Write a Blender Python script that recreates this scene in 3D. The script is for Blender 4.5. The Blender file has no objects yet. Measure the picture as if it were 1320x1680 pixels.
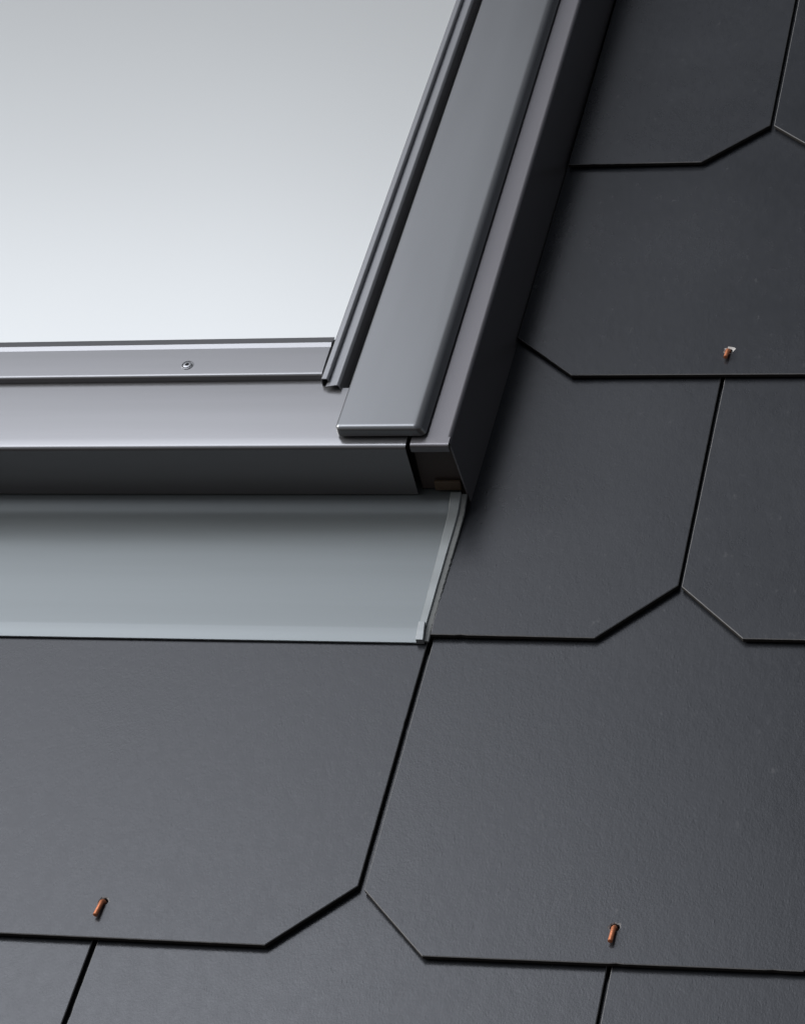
import bpy, bmesh, math, random
from mathutils import Matrix, Vector, noise

# ------------------------------------------------------------------ camera, sky, sun
S = bpy.context.scene
COL = S.collection
PITCH = math.radians(41.938)                      # slope of the roof
ROOF = Matrix.Translation((0, 0, 3.0)) @ Matrix.Rotation(PITCH, 4, 'X')   # roof frame: u across, v up the slope, n out of it

CAM_POS = Vector((0.451482, -0.898514, 1.154613))
CAM_R = ((0.9605407, 0.2068982, -0.1858887), (0.0027, -0.6752343, -0.7375984), (-0.2781262, 0.7079914, -0.6491487))
r, d, f = (Vector(x) for x in CAM_R)
rot = Matrix((r, -d, -f)).transposed().to_4x4()
cam = bpy.data.objects.new('camera', bpy.data.cameras.new('camera'))
COL.objects.link(cam)
cam.matrix_world = ROOF @ Matrix.Translation(CAM_POS) @ rot
cam.data.sensor_fit = 'HORIZONTAL'
cam.data.sensor_width = 36
cam.data.lens = 121.70
cam.data.clip_start = 0.02
cam.data.clip_end = 500
S.camera = cam

LIGHT = Vector((-0.80, -0.24, 0.49)).normalized()  # towards the light, world axes
sun = bpy.data.objects.new('sun', bpy.data.lights.new('sun', 'SUN'))
COL.objects.link(sun)
sun.data.energy = 3.2
sun.data.angle = math.radians(26)
sun.data.color = (1.0, 0.97, 0.93)
sun.location = (-3, -2, 6)
sun.rotation_euler = LIGHT.to_track_quat('Z', 'Y').to_euler()

w = bpy.data.worlds.new('World')
S.world = w
w.use_nodes = True
nt = w.node_tree
nt.nodes.clear()
N = nt.nodes.new
LK = nt.links.new
out = N('ShaderNodeOutputWorld')
sky = N('ShaderNodeTexSky')
sky.sky_type = 'NISHITA'
sky.sun_disc = False
sky.sun_elevation = math.asin(LIGHT.z)
sky.sun_rotation = math.atan2(LIGHT.x, LIGHT.y)
bg1 = N('ShaderNodeBackground')
bg1.inputs['Strength'].default_value = 0.05
hs = N('ShaderNodeHueSaturation')
hs.inputs['Saturation'].default_value = 0.35
LK(sky.outputs[0], hs.inputs['Color'])
LK(hs.outputs[0], bg1.inputs['Color'])
# added sky glow, shaped by direction for reflections in glass and slates
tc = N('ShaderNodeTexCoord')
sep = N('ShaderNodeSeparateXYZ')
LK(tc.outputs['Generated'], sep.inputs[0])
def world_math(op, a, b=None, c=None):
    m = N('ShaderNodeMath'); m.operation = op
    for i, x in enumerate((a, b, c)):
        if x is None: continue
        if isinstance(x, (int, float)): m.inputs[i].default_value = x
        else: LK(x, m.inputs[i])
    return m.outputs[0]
# soft uneven edges of the glow
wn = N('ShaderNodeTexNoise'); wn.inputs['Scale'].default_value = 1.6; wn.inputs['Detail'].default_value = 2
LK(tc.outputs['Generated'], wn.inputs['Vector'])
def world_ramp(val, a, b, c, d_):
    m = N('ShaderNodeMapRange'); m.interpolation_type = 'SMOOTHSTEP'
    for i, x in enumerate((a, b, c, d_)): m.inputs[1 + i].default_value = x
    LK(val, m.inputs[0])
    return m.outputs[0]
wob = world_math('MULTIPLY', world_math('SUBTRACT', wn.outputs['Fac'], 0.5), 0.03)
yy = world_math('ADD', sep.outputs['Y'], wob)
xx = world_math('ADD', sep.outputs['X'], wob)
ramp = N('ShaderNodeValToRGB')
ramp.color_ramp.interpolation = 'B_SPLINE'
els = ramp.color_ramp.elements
GLOW_Y = [(-0.4, 8.5), (-0.10, 8.0), (-0.05, 6.2), (0.0, 3.7), (0.05, 2.7), (0.10, 2.05), (0.155, 1.95), (0.21, 1.15), (0.27, 0.62), (0.4, 0.1), (0.6, 0.06)]
while len(els) < len(GLOW_Y): els.new(0.5)
for e, (y_, l_) in zip(els, GLOW_Y):
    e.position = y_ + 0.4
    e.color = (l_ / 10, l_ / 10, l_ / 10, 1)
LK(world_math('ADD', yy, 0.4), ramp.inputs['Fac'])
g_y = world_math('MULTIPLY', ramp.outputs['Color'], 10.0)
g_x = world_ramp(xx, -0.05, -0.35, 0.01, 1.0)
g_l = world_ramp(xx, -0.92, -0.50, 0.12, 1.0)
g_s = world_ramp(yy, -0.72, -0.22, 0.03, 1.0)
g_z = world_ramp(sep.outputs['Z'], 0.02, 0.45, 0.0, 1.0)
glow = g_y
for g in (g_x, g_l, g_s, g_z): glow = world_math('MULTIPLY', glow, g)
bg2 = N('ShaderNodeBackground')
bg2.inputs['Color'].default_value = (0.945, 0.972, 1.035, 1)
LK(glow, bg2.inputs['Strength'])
bg3 = N('ShaderNodeBackground')
bg3.inputs['Color'].default_value = (0.060, 0.042, 0.038, 1)
LK(world_ramp(sep.outputs['Z'], 0.03, -0.03, 0.0, 1.0), bg3.inputs['Strength'])
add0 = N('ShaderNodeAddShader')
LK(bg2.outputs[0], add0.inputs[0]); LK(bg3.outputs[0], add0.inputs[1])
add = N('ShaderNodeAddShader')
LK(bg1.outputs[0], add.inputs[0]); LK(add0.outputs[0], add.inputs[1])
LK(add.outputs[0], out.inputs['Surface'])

S.view_settings.view_transform = 'Standard'
S.view_settings.look = 'None'
S.view_settings.exposure = -0.7
S.view_settings.gamma = 1.0
S.view_settings.use_curve_mapping = False

# ------------------------------------------------------------------ materials
def new_mat(name):
    m = bpy.data.materials.new(name)
    m.use_nodes = True
    return m, m.node_tree, m.node_tree.nodes['Principled BSDF']

def tex_noise(t, scale, detail=4, rough=0.55, vec=None, stretch=None):
    n = t.nodes.new('ShaderNodeTexNoise')
    n.inputs['Scale'].default_value = scale
    n.inputs['Detail'].default_value = detail
    n.inputs['Roughness'].default_value = rough
    if vec is not None:
        src = vec
        if stretch:
            mp = t.nodes.new('ShaderNodeMapping')
            mp.inputs['Scale'].default_value = stretch
            t.links.new(vec, mp.inputs['Vector'])
            src = mp.outputs[0]
        t.links.new(src, n.inputs['Vector'])
    return n

def maprange(t, val, a, b, c, d_):
    m = t.nodes.new('ShaderNodeMapRange')
    m.inputs[1].default_value = a; m.inputs[2].default_value = b
    m.inputs[3].default_value = c; m.inputs[4].default_value = d_
    t.links.new(val, m.inputs[0])
    return m.outputs[0]

def slate_material():
    m, t, b = new_mat('fibre_cement_slate')
    co = t.nodes.new('ShaderNodeTexCoord').outputs['Object']
    info = t.nodes.new('ShaderNodeObjectInfo')
    ad = t.nodes.new('ShaderNodeVectorMath'); ad.operation = 'ADD'
    mul = t.nodes.new('ShaderNodeMath'); mul.operation = 'MULTIPLY'
    mul.inputs[1].default_value = 7.0
    t.links.new(info.outputs['Random'], mul.inputs[0])
    t.links.new(co, ad.inputs[0]); t.links.new(mul.outputs[0], ad.inputs[1])
    v = ad.outputs[0]
    big = tex_noise(t, 9, 5, 0.6, v)
    mid = tex_noise(t, 170, 5, 0.6, v, (1, 0.55, 1))
    fine = tex_noise(t, 900, 3, 0.6, v, (1, 0.6, 1))
    # colour: near black grey with faint mottling, a few pale specks of scuffed cement
    cr = t.nodes.new('ShaderNodeValToRGB')
    cr.color_ramp.elements[0].position = 0.3
    cr.color_ramp.elements[0].color = (0.019, 0.0208, 0.0245, 1)
    cr.color_ramp.elements[1].position = 0.7
    cr.color_ramp.elements[1].color = (0.025, 0.027, 0.0312, 1)
    t.links.new(big.outputs['Fac'], cr.inputs['Fac'])
    mx = t.nodes.new('ShaderNodeMix'); mx.data_type = 'RGBA'
    t.links.new(maprange(t, mid.outputs['Fac'], 0.66, 0.80, 0, 0.6), mx.inputs[0])
    t.links.new(cr.outputs[0], mx.inputs[6])
    mx.inputs[7].default_value = (0.10, 0.10, 0.102, 1)
    t.links.new(mx.outputs[2], b.inputs['Base Color'])
    rv = t.nodes.new('ShaderNodeMath'); rv.operation = 'ADD'          # each slate has its own sheen
    t.links.new(maprange(t, mid.outputs['Fac'], 0.3, 0.7, 0.235, 0.295), rv.inputs[0])
    t.links.new(maprange(t, info.outputs['Random'], 0, 1, -0.025, 0.035), rv.inputs[1])
    rb = t.nodes.new('ShaderNodeMath'); rb.operation = 'ADD'          # rubbed and dusty patches
    t.links.new(rv.outputs[0], rb.inputs[0])
    t.links.new(maprange(t, big.outputs['Fac'], 0.35, 0.70, -0.015, 0.030), rb.inputs[1])
    t.links.new(rb.outputs[0], b.inputs['Roughness'])
    b.inputs['IOR'].default_value = 1.555
    b.inputs['Specular Tint'].default_value = (0.965, 0.98, 1.03, 1)
    b1 = t.nodes.new('ShaderNodeBump'); b1.inputs['Strength'].default_value = 0.075
    b1.inputs['Distance'].default_value = 0.0010
    t.links.new(mid.outputs['Fac'], b1.inputs['Height'])
    vo = t.nodes.new('ShaderNodeTexVoronoi'); vo.inputs['Scale'].default_value = 420
    mpv = t.nodes.new('ShaderNodeMapping'); mpv.inputs['Scale'].default_value = (1.0, 0.30, 1.0); mpv.inputs['Rotation'].default_value = (0, 0, 0.5)
    t.links.new(v, mpv.inputs['Vector']); t.links.new(mpv.outputs[0], vo.inputs['Vector'])
    gate = tex_noise(t, 22, 3, 0.6, v)
    fl = t.nodes.new('ShaderNodeMath'); fl.operation = 'MULTIPLY'
    t.links.new(maprange(t, vo.outputs['Distance'], 0.06, 0.26, 1.0, 0.0), fl.inputs[0])
    t.links.new(maprange(t, gate.outputs['Fac'], 0.50, 0.62, 0.0, 1.0), fl.inputs[1])
    b3 = t.nodes.new('ShaderNodeBump'); b3.inputs['Strength'].default_value = 0.25
    b3.inputs['Distance'].default_value = 0.00010
    t.links.new(fl.outputs[0], b3.inputs['Height']); t.links.new(b1.outputs[0], b3.inputs['Normal'])
    b2 = t.nodes.new('ShaderNodeBump'); b2.inputs['Strength'].default_value = 0.3
    b2.inputs['Distance'].default_value = 0.00018
    t.links.new(fine.outputs['Fac'], b2.inputs['Height'])
    t.links.new(b3.outputs[0], b2.inputs['Normal'])
    t.links.new(b2.outputs[0], b.inputs['Normal'])
    return m

def coated(name, col, rough, coat=0.0, metal=0.0, bump=0.00006, streak=(1, 0.12, 1)):
    m, t, b = new_mat(name)
    co = t.nodes.new('ShaderNodeTexCoord').outputs['Object']
    n = tex_noise(t, 14, 4, 0.55, co, streak)
    cr = t.nodes.new('ShaderNodeValToRGB')
    cr.color_ramp.elements[0].position = 0.35
    cr.color_ramp.elements[0].color = tuple(c * 0.94 for c in col) + (1,)
    cr.color_ramp.elements[1].position = 0.65
    cr.color_ramp.elements[1].color = tuple(c * 1.06 for c in col) + (1,)
    t.links.new(n.outputs['Fac'], cr.inputs['Fac'])
    t.links.new(cr.outputs[0], b.inputs['Base Color'])
    t.links.new(maprange(t, n.outputs['Fac'], 0.3, 0.7, rough * 0.9, rough * 1.12), b.inputs['Roughness'])
    b.inputs['Metallic'].default_value = metal
    b.inputs['Coat Weight'].default_value = coat
    b.inputs['Coat Roughness'].default_value = 0.12
    f_ = tex_noise(t, 1800, 2, 0.5, co)
    bp = t.nodes.new('ShaderNodeBump'); bp.inputs['Strength'].default_value = 0.25
    bp.inputs['Distance'].default_value = bump
    t.links.new(f_.outputs['Fac'], bp.inputs['Height'])
    t.links.new(bp.outputs[0], b.inputs['Normal'])
    return m

def plain(name, col, rough, metal=0.0):
    m, t, b = new_mat(name)
    co = t.nodes.new('ShaderNodeTexCoord').outputs['Object']
    n = tex_noise(t, 300, 4, 0.6, co)
    cr = t.nodes.new('ShaderNodeValToRGB')
    cr.color_ramp.elements[0].color = tuple(c * 0.75 for c in col) + (1,)
    cr.color_ramp.elements[1].color = tuple(min(1, c * 1.2) for c in col) + (1,)
    t.links.new(n.outputs['Fac'], cr.inputs['Fac'])
    t.links.new(cr.outputs[0], b.inputs['Base Color'])
    b.inputs['Roughness'].default_value = rough
    b.inputs['Metallic'].default_value = metal
    return m

def glass_material():
    m, t, b = new_mat('coated_window_glass')
    co = t.nodes.new('ShaderNodeTexCoord').outputs['Object']
    n = tex_noise(t, 3, 2, 0.5, co)
    cr = t.nodes.new('ShaderNodeValToRGB')
    cr.color_ramp.elements[0].color = (0.76, 0.78, 0.78, 1)
    cr.color_ramp.elements[1].color = (0.79, 0.81, 0.81, 1)
    t.links.new(n.outputs['Fac'], cr.inputs['Fac'])
    t.links.new(cr.outputs[0], b.inputs['Base Color'])
    b.inputs['Roughness'].default_value = 0.05
    b.inputs['Metallic'].default_value = 0.55
    return m

M_SLATE = slate_material()
M_CLAD = coated('grey_coated_aluminium', (0.232, 0.240, 0.252), 0.23, 0.2, 0.6)
M_SILL = coated('grey_coated_sill', (0.232, 0.233, 0.244), 0.23, 0.2, 0.6, streak=(0.10, 2.2, 1))
M_TRIM = coated('grey_coated_trim', (0.34, 0.345, 0.365), 0.26, 0.2, 0.6)
M_FLASH = coated('dark_coated_flashing', (0.215, 0.208, 0.222), 0.33, 0.1, 0.6)
M_APRON = coated('lead_grey_flashing', (0.188, 0.208, 0.216), 0.34, 0.0, 0.45, streak=(0.10, 2.0, 1))
M_FOLD = coated('lead_grey_fold', (0.27, 0.29, 0.295), 0.36, 0.0, 0.35)
M_CORNER = coated('bare_zinc_corner', (0.31, 0.33, 0.34), 0.38, 0.0, 0.35)
M_GLASS = glass_material()
M_ARRIS = plain('cement_edge_highlight', (0.16, 0.16, 0.163), 0.7)  # bare cement; on slate edges its pale tone also paints their highlight
M_EDGE = plain('shaded_raw_edge', (0.020, 0.018, 0.016), 0.85)  # raw brown edge, darkened to paint the shadow line under slates
M_CHIP = plain('pale_chipped_cement', (0.50, 0.49, 0.47), 0.8)
M_COPPER = plain('copper', (0.80, 0.30, 0.15), 0.42, 0.6)
M_STEEL = plain('steel', (0.45, 0.46, 0.48), 0.3, 1.0)
M_DARK = plain('recess_shade', (0.012, 0.012, 0.013), 0.7)  # painted black in place of shade in screw groove and socket
M_FRAME = plain('dark_window_frame', (0.02, 0.018, 0.018), 0.6)
M_PLATE = coated('shaded_plate', (0.075, 0.060, 0.055), 0.4)  # flashing metal with the shade of the recess painted into its colour
M_CLIP = plain('brown_plastic_clip', (0.10, 0.068, 0.042), 0.5)
M_SEAL = plain('grey_sealing_strip', (0.14, 0.147, 0.147), 0.7)
M_DECK = plain('roof_felt', (0.012, 0.012, 0.012), 0.9)

# ------------------------------------------------------------------ helpers
ORI = {}
def put(o, origin):
    ORI[o.name] = Vector(origin)
    o.matrix_world = ROOF @ Matrix.Translation(origin)

def tag(o, label=None, cat=None, group=None, kind=None):
    if label: o['label'] = label
    if cat: o['category'] = cat
    if group: o['group'] = group
    if kind: o['kind'] = kind
    return o

def thing(name, origin, label, cat, group=None):
    o = bpy.data.objects.new(name, None)
    o.empty_display_size = 0.02
    COL.objects.link(o)
    put(o, origin)
    return tag(o, label, cat, group)

def mesh_obj(name, verts, faces, mat, parent=None, origin=None, smooth=35):
    """verts in roof coordinates (u, v, n)"""
    org = ORI[parent.name] if parent else Vector(origin)
    me = bpy.data.meshes.new(name)
    me.from_pydata([tuple(Vector(v) - org) for v in verts], [], faces)
    bm = bmesh.new(); bm.from_mesh(me)
    bmesh.ops.remove_doubles(bm, verts=bm.verts, dist=1e-7)
    bmesh.ops.recalc_face_normals(bm, faces=bm.faces)
    bm.to_mesh(me); bm.free()
    me.materials.append(mat)
    if smooth:
        me.shade_smooth()
        me.set_sharp_from_angle(angle=math.radians(smooth))
    o = bpy.data.objects.new(name, me)
    COL.objects.link(o)
    if parent:
        o.parent = parent
        ORI[o.name] = org
    else:
        put(o, origin)
    return o

def fillet(pts, radii, seg=6):
    """round the inner corners of a 2-D polyline"""
    res = [Vector(pts[0])]
    for i in range(1, len(pts) - 1):
        p, a, b = Vector(pts[i]), Vector(pts[i - 1]), Vector(pts[i + 1])
        rr = radii[i] if isinstance(radii, (list, tuple)) else radii
        if rr <= 0:
            res.append(p); continue
        da, db = (a - p), (b - p)
        la, lb = da.length, db.length
        da.normalize(); db.normalize()
        ang = da.angle(db)
        k = min(rr / math.tan(ang / 2), la * 0.49, lb * 0.49)
        p0, p1 = p + da * k, p + db * k
        e0, e1 = min(0.0002, (la - k) * 0.3), min(0.0002, (lb - k) * 0.3)
        res.append(p0 + da * e0)
        for j in range(seg + 1):
            s = j / seg
            res.append(p0 * (1 - s) ** 2 + p * 2 * s * (1 - s) + p1 * s * s)
        res.append(p1 + db * e1)
    res.append(Vector(pts[-1]))
    return res

def offset(pl, th):
    res = []
    for i, p in enumerate(pl):
        a = pl[max(i - 1, 0)]; b = pl[min(i + 1, len(pl) - 1)]
        t = (b - a).normalized()
        res.append(p + Vector((-t.y, t.x)) * th)
    return res

def sheet(name, pl, th, lo, hi, axis, mat, parent, steps=1, lo_fn=None, hi_fn=None, smooth=35):
    """bent sheet metal: a 2-D profile of thickness th drawn along u (axis 'u', profile in v,n) or v (profile in u,n)"""
    q = offset(pl, th)
    loop = list(pl) + list(reversed(q))
    n = len(pl)
    V, F = [], []
    for s in range(steps + 1):
        for p in loop:
            a = lo_fn(p) if lo_fn else lo
            b = hi_fn(p) if hi_fn else hi
            c = a + (b - a) * s / steps
            V.append((c, p.x, p.y) if axis == 'u' else (p.x, c, p.y))
    L = len(loop)
    for s in range(steps):
        for i in range(L):
            j = (i + 1) % L
            F.append((s * L + i, s * L + j, (s + 1) * L + j, (s + 1) * L + i))
    for base in (0, steps * L):
        for i in range(n - 1):
            F.append((base + i, base + i + 1, base + L - 2 - i, base + L - 1 - i))
    return mesh_obj(name, V, F, mat, parent, smooth=smooth)

def box(name, u0, u1, v0, v1, n0, n1, mat, parent=None, origin=None, bev=0.0):
    V = [(u, v, n) for n in (n0, n1) for v in (v0, v1) for u in (u0, u1)]
    F = [(0, 1, 3, 2), (4, 6, 7, 5), (0, 4, 5, 1), (2, 3, 7, 6), (0, 2, 6, 4), (1, 5, 7, 3)]
    o = mesh_obj(name, V, F, mat, parent, origin, smooth=0)
    if bev:
        bm = bmesh.new(); bm.from_mesh(o.data)
        bmesh.ops.bevel(bm, geom=list(bm.edges), offset=bev, segments=3, affect='EDGES', profile=0.5)
        bm.to_mesh(o.data); bm.free()
        o.data.shade_smooth(); o.data.set_sharp_from_angle(angle=math.radians(40))
    return o

def lathe(name, prof, centre, mat, parent, seg=28, mats=None):
    V, F = [], []
    for (r_, h) in prof:
        for k in range(seg):
            a = 2 * math.pi * k / seg
            V.append((centre[0] + r_ * math.cos(a), centre[1] + r_ * math.sin(a), centre[2] + h))
    for i in range(len(prof) - 1):
        for k in range(seg):
            l = (k + 1) % seg
            F.append((i * seg + k, i * seg + l, (i + 1) * seg + l, (i + 1) * seg + k))
    return mesh_obj(name, V, F, mat, parent, smooth=40)

# ------------------------------------------------------------------ roof slates
W, H, T, LEN = 0.300, 0.24844, 0.0042, 0.598
TILT = T / H
CH = 0.0457
deck = box('roof_deck', -1.6, 1.6, -1.2, 2.0, -0.06, -0.030, M_DECK, origin=(0, 0, -0.06))
deck.name = 'roof_deck'
tag(deck, kind='structure')

def jag(poly, step=0.004, amp=0.00009, seed=0, rough=()):
    """cut edges of the slate: short segments with a little tear in them; rough = edge numbers cut by hand"""
    rnd = random.Random(seed)
    res = []
    for i in range(len(poly)):
        a, b = Vector(poly[i]), Vector(poly[(i + 1) % len(poly)])
        L = (b - a).length
        k = max(1, int(L / (0.0022 if i in rough else step)))
        k = min(k, 120)
        t = (b - a) / L
        nrm = Vector((t.y, -t.x))
        A = 0.0007 if i in rough else amp
        for j in range(k):
            p = a.lerp(b, j / k)
            if j:
                off = (noise.noise(Vector((p.x * 160, p.y * 160, seed))) + 0.6 * noise.noise(Vector((p.x * 420, p.y * 420, seed + 9)))) * A
                if rnd.random() < 0.012 and i not in rough: off -= 0.0002 + 0.0003 * rnd.random()
                p = p + nrm * off
            res.append(p)
    return res

def inset(poly, dd):
    n = len(poly); res = []
    area = sum(poly[i].x * poly[(i + 1) % n].y - poly[(i + 1) % n].x * poly[i].y for i in range(n))
    sg = 1 if area > 0 else -1
    for i in range(n):
        a, b = poly[i - 1], poly[(i + 1) % n]
        t = (b - a).normalized()
        res.append(poly[i] + Vector((-t.y, t.x)) * dd * sg)
    return res

def slate(poly, course, label, hole=None, chip=False, seed=0, rough=(), group='fibre cement slates laid in courses on the roof', lift=0.0):
    v_t = course * H
    top = lambda p, dz=0.0: (p.x, p.y, lift - (p.y - v_t) * TILT + dz)
    outer = jag(poly, seed=seed, rough=rough)
    inner = inset(outer, 0.00042)
    cu = sum(p.x for p in outer) / len(outer)
    org = Vector((cu, v_t, -T))
    bm = bmesh.new()
    mk = lambda pts, dz: [bm.verts.new(Vector(top(p, dz)) - org) for p in pts]
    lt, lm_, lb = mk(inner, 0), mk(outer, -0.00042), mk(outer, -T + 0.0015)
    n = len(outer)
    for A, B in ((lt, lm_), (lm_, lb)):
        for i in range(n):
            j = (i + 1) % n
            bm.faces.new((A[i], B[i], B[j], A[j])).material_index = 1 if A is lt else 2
    loops = {'t': [lt], 'b': [lb]}
    if hole:
        rnd = random.Random(seed + 5)
        ring = [Vector((hole[0] + 0.0027 * (1 + 0.12 * rnd.uniform(-1, 1)) * math.cos(a), hole[1] + 0.0027 * (1 + 0.12 * rnd.uniform(-1, 1)) * math.sin(a)))
                for a in (2 * math.pi * k / 18 for k in range(18))]
        rim = [Vector((hole[0], hole[1])) + (p - Vector((hole[0], hole[1]))) * ((1.18 + 0.38 * rnd.random()) if not chip or p.y < hole[1] or p.x < hole[0] - 0.001 else (1.35 + 0.55 * rnd.random())) for p in ring]
        r0, r1, r2 = mk(rim, 0), mk(ring, -0.0005), mk(ring, -T + 0.0015)
        for A, B in ((r0, r1), (r1, r2)):
            for i in range(18):
                j = (i + 1) % 18
                bm.faces.new((A[i], A[j], B[j], B[i])).material_index = (3 if chip else 1) if A is r0 else 2
        loops['t'].append(r0); loops['b'].append(r2)
    for key in ('t', 'b'):
        ed = []
        for lp in loops[key]:
            for i in range(len(lp)):
                ed.append(bm.edges.get((lp[i], lp[(i + 1) % len(lp)])))
        bmesh.ops.triangle_fill(bm, use_beauty=True, use_dissolve=False, edges=ed)
    bmesh.ops.recalc_face_normals(bm, faces=bm.faces)
    me = bpy.data.meshes.new('roof_slate')
    bm.to_mesh(me); bm.free()
    me.materials.append(M_SLATE)
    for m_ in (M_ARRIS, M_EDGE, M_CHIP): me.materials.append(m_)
    o = bpy.data.objects.new('roof_slate', me)
    COL.objects.link(o)
    put(o, org)
    return tag(o, label, 'slate', group)

def dogear(u0, u1, course, l=None, rgt=None, bot=None, length=LEN):
    """corners of a slate with both lower corners clipped, counter-clockwise from the lower left"""
    v = course * H
    return [(u0 + CH, v), (u1 - CH, v), (u1, v + CH), (u1, v + length), (u0, v + length), (u0, v + CH)]

SL = 'dark grey slate '
# bottom course, heads hidden under the course above
slate(dogear(-0.449, -0.1513, -1), -1, SL + 'filling the lower left corner, below the slate holding a rivet', seed=1)
slate(dogear(-0.1480, 0.1487, -1), -1, SL + 'at the bottom edge, between the two lowest vertical joints', seed=2)
slate(dogear(0.1513, 0.4490, -1), -1, SL + 'in the lower right corner, right of the short bottom joint', seed=3)
# course two
slate([(-0.2525, 0.0002), (-0.0462, 0.0012), (-0.0022, 0.0472), (-0.0035, 0.366), (-0.298, 0.366), (-0.298, 0.046)], 0,
      'dark slate directly below the wide grey apron, with a copper rivet near its lower edge', hole=(-0.1512, 0.0273), seed=4)
slate([(0.0459, -0.0010), (0.2552, 0.0014), (0.3005, 0.046), (0.2990, 0.598), (-0.0010, 0.598), (0.0004, 0.2443), (0.0022, 0.0446)], 0,
      'largest dark slate, right of the long joint, with a copper rivet near its lower edge', hole=(0.1498, 0.0255), seed=5)
slate([(0.3480, 0.0010), (0.5555, 0.0014), (0.6, 0.046), (0.6, 0.598), (0.303, 0.598), (0.303, 0.046)], 0,
      'dark grey slate continuing the courses beyond the picture edge', seed=21, group='slates beyond the picture edge')
# course three
slate([(-0.0014, H + 0.0003), (0.1030, 0.2478), (0.1478, 0.2955), (0.1495, 0.846), (0.0030, 0.846), (-0.0030, 0.3727), (-0.0042, 0.3560), (-0.0036, 0.3189), (-0.0018, 0.2792)], 1,
      SL + 'with rough cut left edge against the pale apron', seed=6, rough=(5, 6, 7, 8))
slate([(0.1935, 0.2492), (0.4030, 0.2480), (0.449, 0.2944), (0.449, 0.846), (0.1532, 0.846), (0.1502, 0.2944)], 1,
      SL + 'cut by the right picture edge, in the middle course', seed=7)
# course four
slate([(0.0466, 0.4995), (0.2540, 0.4975), (0.299, 0.5425), (0.299, 1.094), (0.0016, 1.094), (0.0010, 0.5423)], 2,
      'dark slate holding the uppermost rivet, clipped corner touching the flashing wall', hole=(0.1512, 0.5240), chip=True, seed=8)
slate([(0.3490, 0.4970), (0.5540, 0.4970), (0.599, 0.5425), (0.599, 1.094), (0.302, 1.094), (0.302, 0.5425)], 2,
      'dark grey slate continuing the courses beyond the picture edge', seed=22, group='slates beyond the picture edge')
# course five
slate([(0.0030, 0.7472), (0.1038, 0.7449), (0.1494, 0.7905), (0.1490, 1.34), (0.0030, 1.34)], 3,
      SL + 'at the top, between the dark flashing wall and the upper joint', seed=9)
slate([(0.1985, 0.7450), (0.4030, 0.7450), (0.449, 0.7905), (0.449, 1.34), (0.1520, 1.34), (0.1526, 0.7898)], 3,
      SL + 'showing only a narrow sliver in the upper right corner', seed=10)
for (a, b, c, sd) in ((0.002, 0.299, 4, 23), (-0.298, -0.002, -2, 24), (0.0015, 0.299, -2, 25)):
    slate(dogear(a, b, c), c, 'dark grey slate continuing the courses beyond the picture edge', seed=sd, group='slates beyond the picture edge')

# ------------------------------------------------------------------ copper rivets bent down over the slates
def rivet(hu, hv, course, length, drift, label, rad=0.00140):
    s0 = -(hv - course * H) * TILT
    path = [(0, 0, -T), (0, 0, -0.0008), (0, -0.0006, 0.0006), (drift * 0.15, -0.0020, 0.0018), (drift * 0.5, -length * 0.5, 0.0021), (drift, -length, 0.0028)]
    path = [Vector((hu + a, hv + 0.0004 + b, s0 + c)) for a, b, c in path]
    org = Vector((hu, hv, s0))
    V, F, sg = [], [], 12
    up = Vector((1, 0, 0))
    for i, p in enumerate(path):
        t = (path[min(i + 1, len(path) - 1)] - path[max(i - 1, 0)]).normalized()
        x = (up - t * up.dot(t)).normalized(); y = t.cross(x)
        for k in range(sg):
            a = 2 * math.pi * k / sg
            V.append(p + (x * math.cos(a) + y * math.sin(a)) * rad)
    for i in range(len(path) - 1):
        for k in range(sg):
            l = (k + 1) % sg
            F.append((i * sg + k, i * sg + l, (i + 1) * sg + l, (i + 1) * sg + k))
    # snipped end, slightly pinched
    e = len(V); V.append(path[-1] + (path[-1] - path[-2]).normalized() * 0.0005)
    b = (len(path) - 1) * sg
    for k in range(sg): F.append((b + k, b + (k + 1) % sg, e))
    o = mesh_obj('copper_rivet', V, F, M_COPPER, origin=org, smooth=50)
    return tag(o, label, 'rivet', 'copper rivets bent down over the slates')

rivet(-0.1512, 0.0268, 0, 0.0125, -0.0008, 'bent copper rivet in the slate below the grey apron, at lower left')
rivet(0.1498, 0.0250, 0, 0.0120, -0.0004, 'bent copper rivet in the large lower right slate, near the bottom edge')
rivet(0.1512, 0.5236, 2, 0.0105, -0.0006, 'short copper rivet in the upper right slate, beside a white chipped hole')

# ------------------------------------------------------------------ apron flashing below the window
UL = -0.80
apron = thing('apron_flashing', (-0.40, 0.30, 0.0), 'lead grey sheet metal apron lying below the window sill, smooth and gently curved', 'flashing')
AP = [(0.400, 0.0045), (0.378, 0.0042), (0.3705, 0.0036), (0.3670, 0.0026), (0.3630, 0.0010), (0.3590, -0.0002), (0.3540, -0.0008), (0.345, -0.0010),
      (0.320, -0.0012), (0.290, -0.0014), (0.262, -0.0018), (0.2520, -0.0021), (0.2505, -0.0021), (0.2490, -0.0023), (0.2434, -0.0027)]
def smooth_line(P, k=6):
    res = []
    for i in range(len(P) - 1):
        p0, p1, p2, p3 = P[max(i - 1, 0)], P[i], P[i + 1], P[min(i + 2, len(P) - 1)]
        for j in range(k):
            t = j / k
            c = []
            for a in (0, 1):
                c.append(0.5 * (2 * p1[a] + (p2[a] - p0[a]) * t + (2 * p0[a] - 5 * p1[a] + 4 * p2[a] - p3[a]) * t * t + (3 * p1[a] - p0[a] - 3 * p2[a] + p3[a]) * t ** 3))
            res.append(Vector(c))
    res.append(Vector(P[-1]))
    return res
apl = smooth_line(AP, 5)
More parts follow.
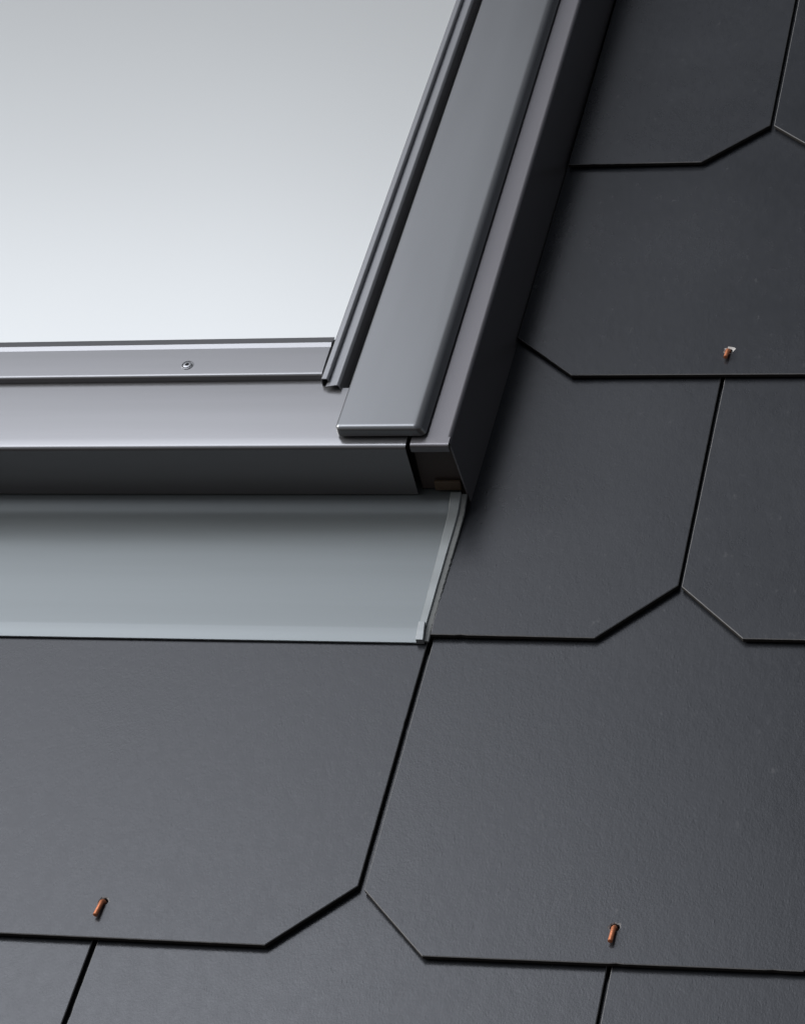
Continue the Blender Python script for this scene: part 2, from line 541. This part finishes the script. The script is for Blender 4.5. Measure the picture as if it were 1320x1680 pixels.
def ap_n(v):
    for a, b in zip(apl, apl[1:]):
        if b.x <= v <= a.x:
            return a.y + (b.y - a.y) * (a.x - v) / max(a.x - b.x, 1e-9)
    return apl[-1].y
sheet('apron_sheet', apl, 0.0009, UL, -0.0060, 'u', M_APRON, apron, smooth=60)
# hem folded back along the lower edge
hem = [Vector((v, ap_n(v) + 0.00025 + 0.0004 * (v - 0.2434) / 0.012)) for v in (0.2550, 0.2530, 0.2500, 0.2470, 0.2450, 0.2436)]
sheet('hem', hem, 0.0007, UL, -0.0090, 'u', M_APRON, apron)
# standing fold along the right edge, running up to the flashing wall
def strip(name, v0, v1, ua, ub, up, mat, parent, jagR=0.0, k=40, thick=0.0012):
    V, F = [], []
    for i in range(k + 1):
        s = i / k; v = v0 + (v1 - v0) * s
        a = ua[0] + (ua[1] - ua[0]) * s; b = ub[0] + (ub[1] - ub[0]) * s
        b += jagR * (noise.noise(Vector((v * 340, 3, 1))) + 0.8 * noise.noise(Vector((v * 1100, 7, 2))))
        a += 0.00015 * noise.noise(Vector((v * 90, 1, 5)))
        n_ = ap_n(v) + up
        wv = 0.0003 * noise.noise(Vector((v * 60, 5, 5)))
        V += [(a, v, n_ - thick), (a, v, n_ + wv - 0.0002), (a + 0.0004, v, n_ + wv), (b - 0.0005, v, n_ + wv), (b, v, n_ + wv - 0.0004), (b, v, n_ - thick)]
    for i in range(k):
        for j in range(6):
            l = (j + 1) % 6
            F.append((i * 6 + j, i * 6 + l, i * 6 + 6 + l, i * 6 + 6 + j))
    for base in (0, k * 6): F.append(tuple(base + j for j in range(6)))
    return mesh_obj(name, V, F, mat, parent, smooth=15)
strip('side_fold', 0.2560, 0.3730, (-0.0098, -0.0118), (-0.0052, -0.0046), 0.0024, M_FOLD, apron)
strip('sealing_strip', 0.2437, 0.3725, (-0.0054, -0.0052), (-0.0014, -0.0006), 0.0014, M_SEAL, apron, jagR=0.00038, k=260)
strip('corner_clip', 0.2432, 0.2580, (-0.0094, -0.0104), (-0.0044, -0.0060), 0.0034, M_CORNER, apron, k=10, thick=0.004)

# ------------------------------------------------------------------ side flashing (upright wall right of the window)
side = thing('side_flashing', (-0.01, 0.70, 0.0), 'dark coated metal flashing standing upright between window frame and right hand slates', 'flashing')
prof = fillet([(-0.0305, 0.0500), (-0.0046, 0.0500), (0.0006, -0.0060)], [0, 0.0027, 0], 10)
sheet('flashing_wall', prof, -0.0009, 0.3727, 1.40, 'v', M_FLASH, side, steps=1)
lip = fillet([(0.3775, 0.0502), (0.3688, 0.0502), (0.3700, 0.0440)], [0, 0.0030, 0], 8)
sheet('front_lip', lip, 0.0008, -0.0307, -0.0052, 'u', M_FLASH, side)
pv = [(u, v, n) for v in (0.3780, 0.3788) for (u, n) in ((-0.0320, 0.0490), (-0.0050, 0.0490), (-0.0006, 0.0), (-0.0090, 0.0), (-0.0090, 0.0055), (-0.0320, 0.0055))]
mesh_obj('front_plate', pv, [(0, 1, 2, 3, 4, 5), (11, 10, 9, 8, 7, 6)] + [(i, (i + 1) % 6, (i + 1) % 6 + 6, i + 6) for i in range(6)], M_PLATE, side, smooth=0)
box('clip', -0.0225, -0.0045, 0.3745, 0.3772, 0.0065, 0.0140, M_CLIP, side, bev=0.0008)

# ------------------------------------------------------------------ the roof window
win = thing('roof_window', (-0.40, 0.38, 0.0), 'grey metal clad roof window with pale glass reflecting a bright sky', 'window')
box('frame', UL, -0.0335, 0.3860, 1.38, -0.0040, 0.0440, M_FRAME, win)
# glass
box('glass_pane', UL, -0.1012, 0.4720, 1.36, 0.0500, 0.0560, M_GLASS, win)
# sill cover: wide sheet sloping to a rounded front edge, then straight down
sp = [Vector((0.4450, 0.0514)), Vector((0.4263, 0.0514)), Vector((0.4261, 0.0514))]
sp += [Vector((v, 0.0514 - 0.00174 * ((0.4261 - v) / 0.0506) ** 1.7)) for v in (0.4261 - 0.0506 * k / 16 for k in range(1, 17))]
spf = list(sp) + [Vector(p) for p in fillet([(0.3755, 0.04966), (0.3690, 0.0490), (0.3727, 0.0050)], [0, 0.0040, 0], 10)]
sheet('sill_cladding', spf, 0.0009, UL, -0.0340, 'u', M_SILL, win, hi_fn=lambda p: -0.0920 if p.x > 0.4262 else -0.0340)
# sash cover above the sill
sc = fillet([(0.4345, 0.0508), (0.4345, 0.0561), (0.4500, 0.0566), (0.4632, 0.0568), (0.4635, 0.0564), (0.4640, 0.0565), (0.4678, 0.0572), (0.4745, 0.0561)],
            [0, 0.0028, 0, 0.0001, 0.0001, 0, 0.0012, 0], 6)
def sash_end(p):
    # right end rolls down in a rounded corner
    return -0.1036 - 0.0016 * max(0.0, (p.y - 0.0515) / 0.006) ** 2
sash = sheet('sash_cladding', sc, -0.0010, UL, -0.105, 'u', M_SILL, win, hi_fn=sash_end)
sn = 0.0566
scr = lathe('screw', [(0.0043, -0.0002), (0.0042, 0.0003), (0.0039, 0.00035), (0.0037, -0.0001), (0.0032, -0.0001), (0.0031, 0.0004), (0.0027, 0.0006), (0.0014, 0.0006), (0.0013, 0.0000), (0.00005, 0.0000)],
      (-0.2026, 0.4462, sn), M_TRIM, sash)
scr.data.materials.append(M_DARK)
for p in scr.data.polygons:
    q = (p.center - Vector((-0.2026, 0.4462, sn)) + ORI[sash.name]).xy.length
    if q < 0.00135 or 0.0032 < q < 0.0037: p.material_index = 1
# narrow trims between glass and side cover
t1 = fillet([(-0.1028, 0.0505), (-0.1028, 0.0568), (-0.0988, 0.0568), (-0.0988, 0.0500)], [0, 0.0008, 0.0008, 0], 4)
sheet('glazing_trim', t1, 0.0006, 0.4290, 1.38, 'v', M_TRIM, win)
t2 = fillet([(-0.0992, 0.0538), (-0.0906, 0.0552), (-0.0882, 0.0440)], [0, 0.0018, 0], 7)
sheet('edge_trim', t2, 0.0006, 0.4245, 1.38, 'v', M_TRIM, win)
# side cover: long flat cap with rounded lower end and slanted right flank
def cap(name, levels, vT, mat, parent):
    V, F = [], []
    cnt = None
    for (n_, uL, uR, vB, rc) in levels:
        loop = []
        for k in range(9):
            a = math.pi + (math.pi / 2) * k / 8
            loop.append((uL + rc + rc * math.cos(a), vB + rc + rc * math.sin(a), n_))
        for k in range(9):
            a = 1.5 * math.pi + (math.pi / 2) * k / 8
            loop.append((uR - rc + rc * math.cos(a), vB + rc + rc * math.sin(a), n_))
        loop += [(uR, vT, n_), (uL, vT, n_)]
        cnt = len(loop); V += loop
    for i in range(len(levels) - 1):
        for k in range(cnt):
            l = (k + 1) % cnt
            F.append((i * cnt + k, i * cnt + l, (i + 1) * cnt + l, (i + 1) * cnt + k))
    F.append(tuple(range(cnt)))
    F.append(tuple((len(levels) - 1) * cnt + k for k in range(cnt)))
    return mesh_obj(name, V, F, mat, parent, smooth=28)
LV = [(0.0520, -0.0815, -0.0212, 0.3768, 0.0040), (0.0560, -0.0815, -0.0232, 0.3768, 0.0040), (0.0562, -0.0815, -0.0233, 0.3768, 0.0041)]
for k in range(1, 11):
    a = math.pi / 2 * k / 10
    i_ = 0.0034 * (1 - math.cos(a))
    LV.append((0.0562 + 0.0028 * math.sin(a), -0.0815 + i_ * 0.6, -0.0233 - i_ * 1.5, 0.3768 + i_, 0.0042 - i_ * 0.9))
LV.append((0.05902, -0.0815 + 0.0022, -0.0233 - 0.0058, 0.3768 + 0.0040, 0.0013))
cap('side_cladding', LV, 1.38, M_CLAD, win)
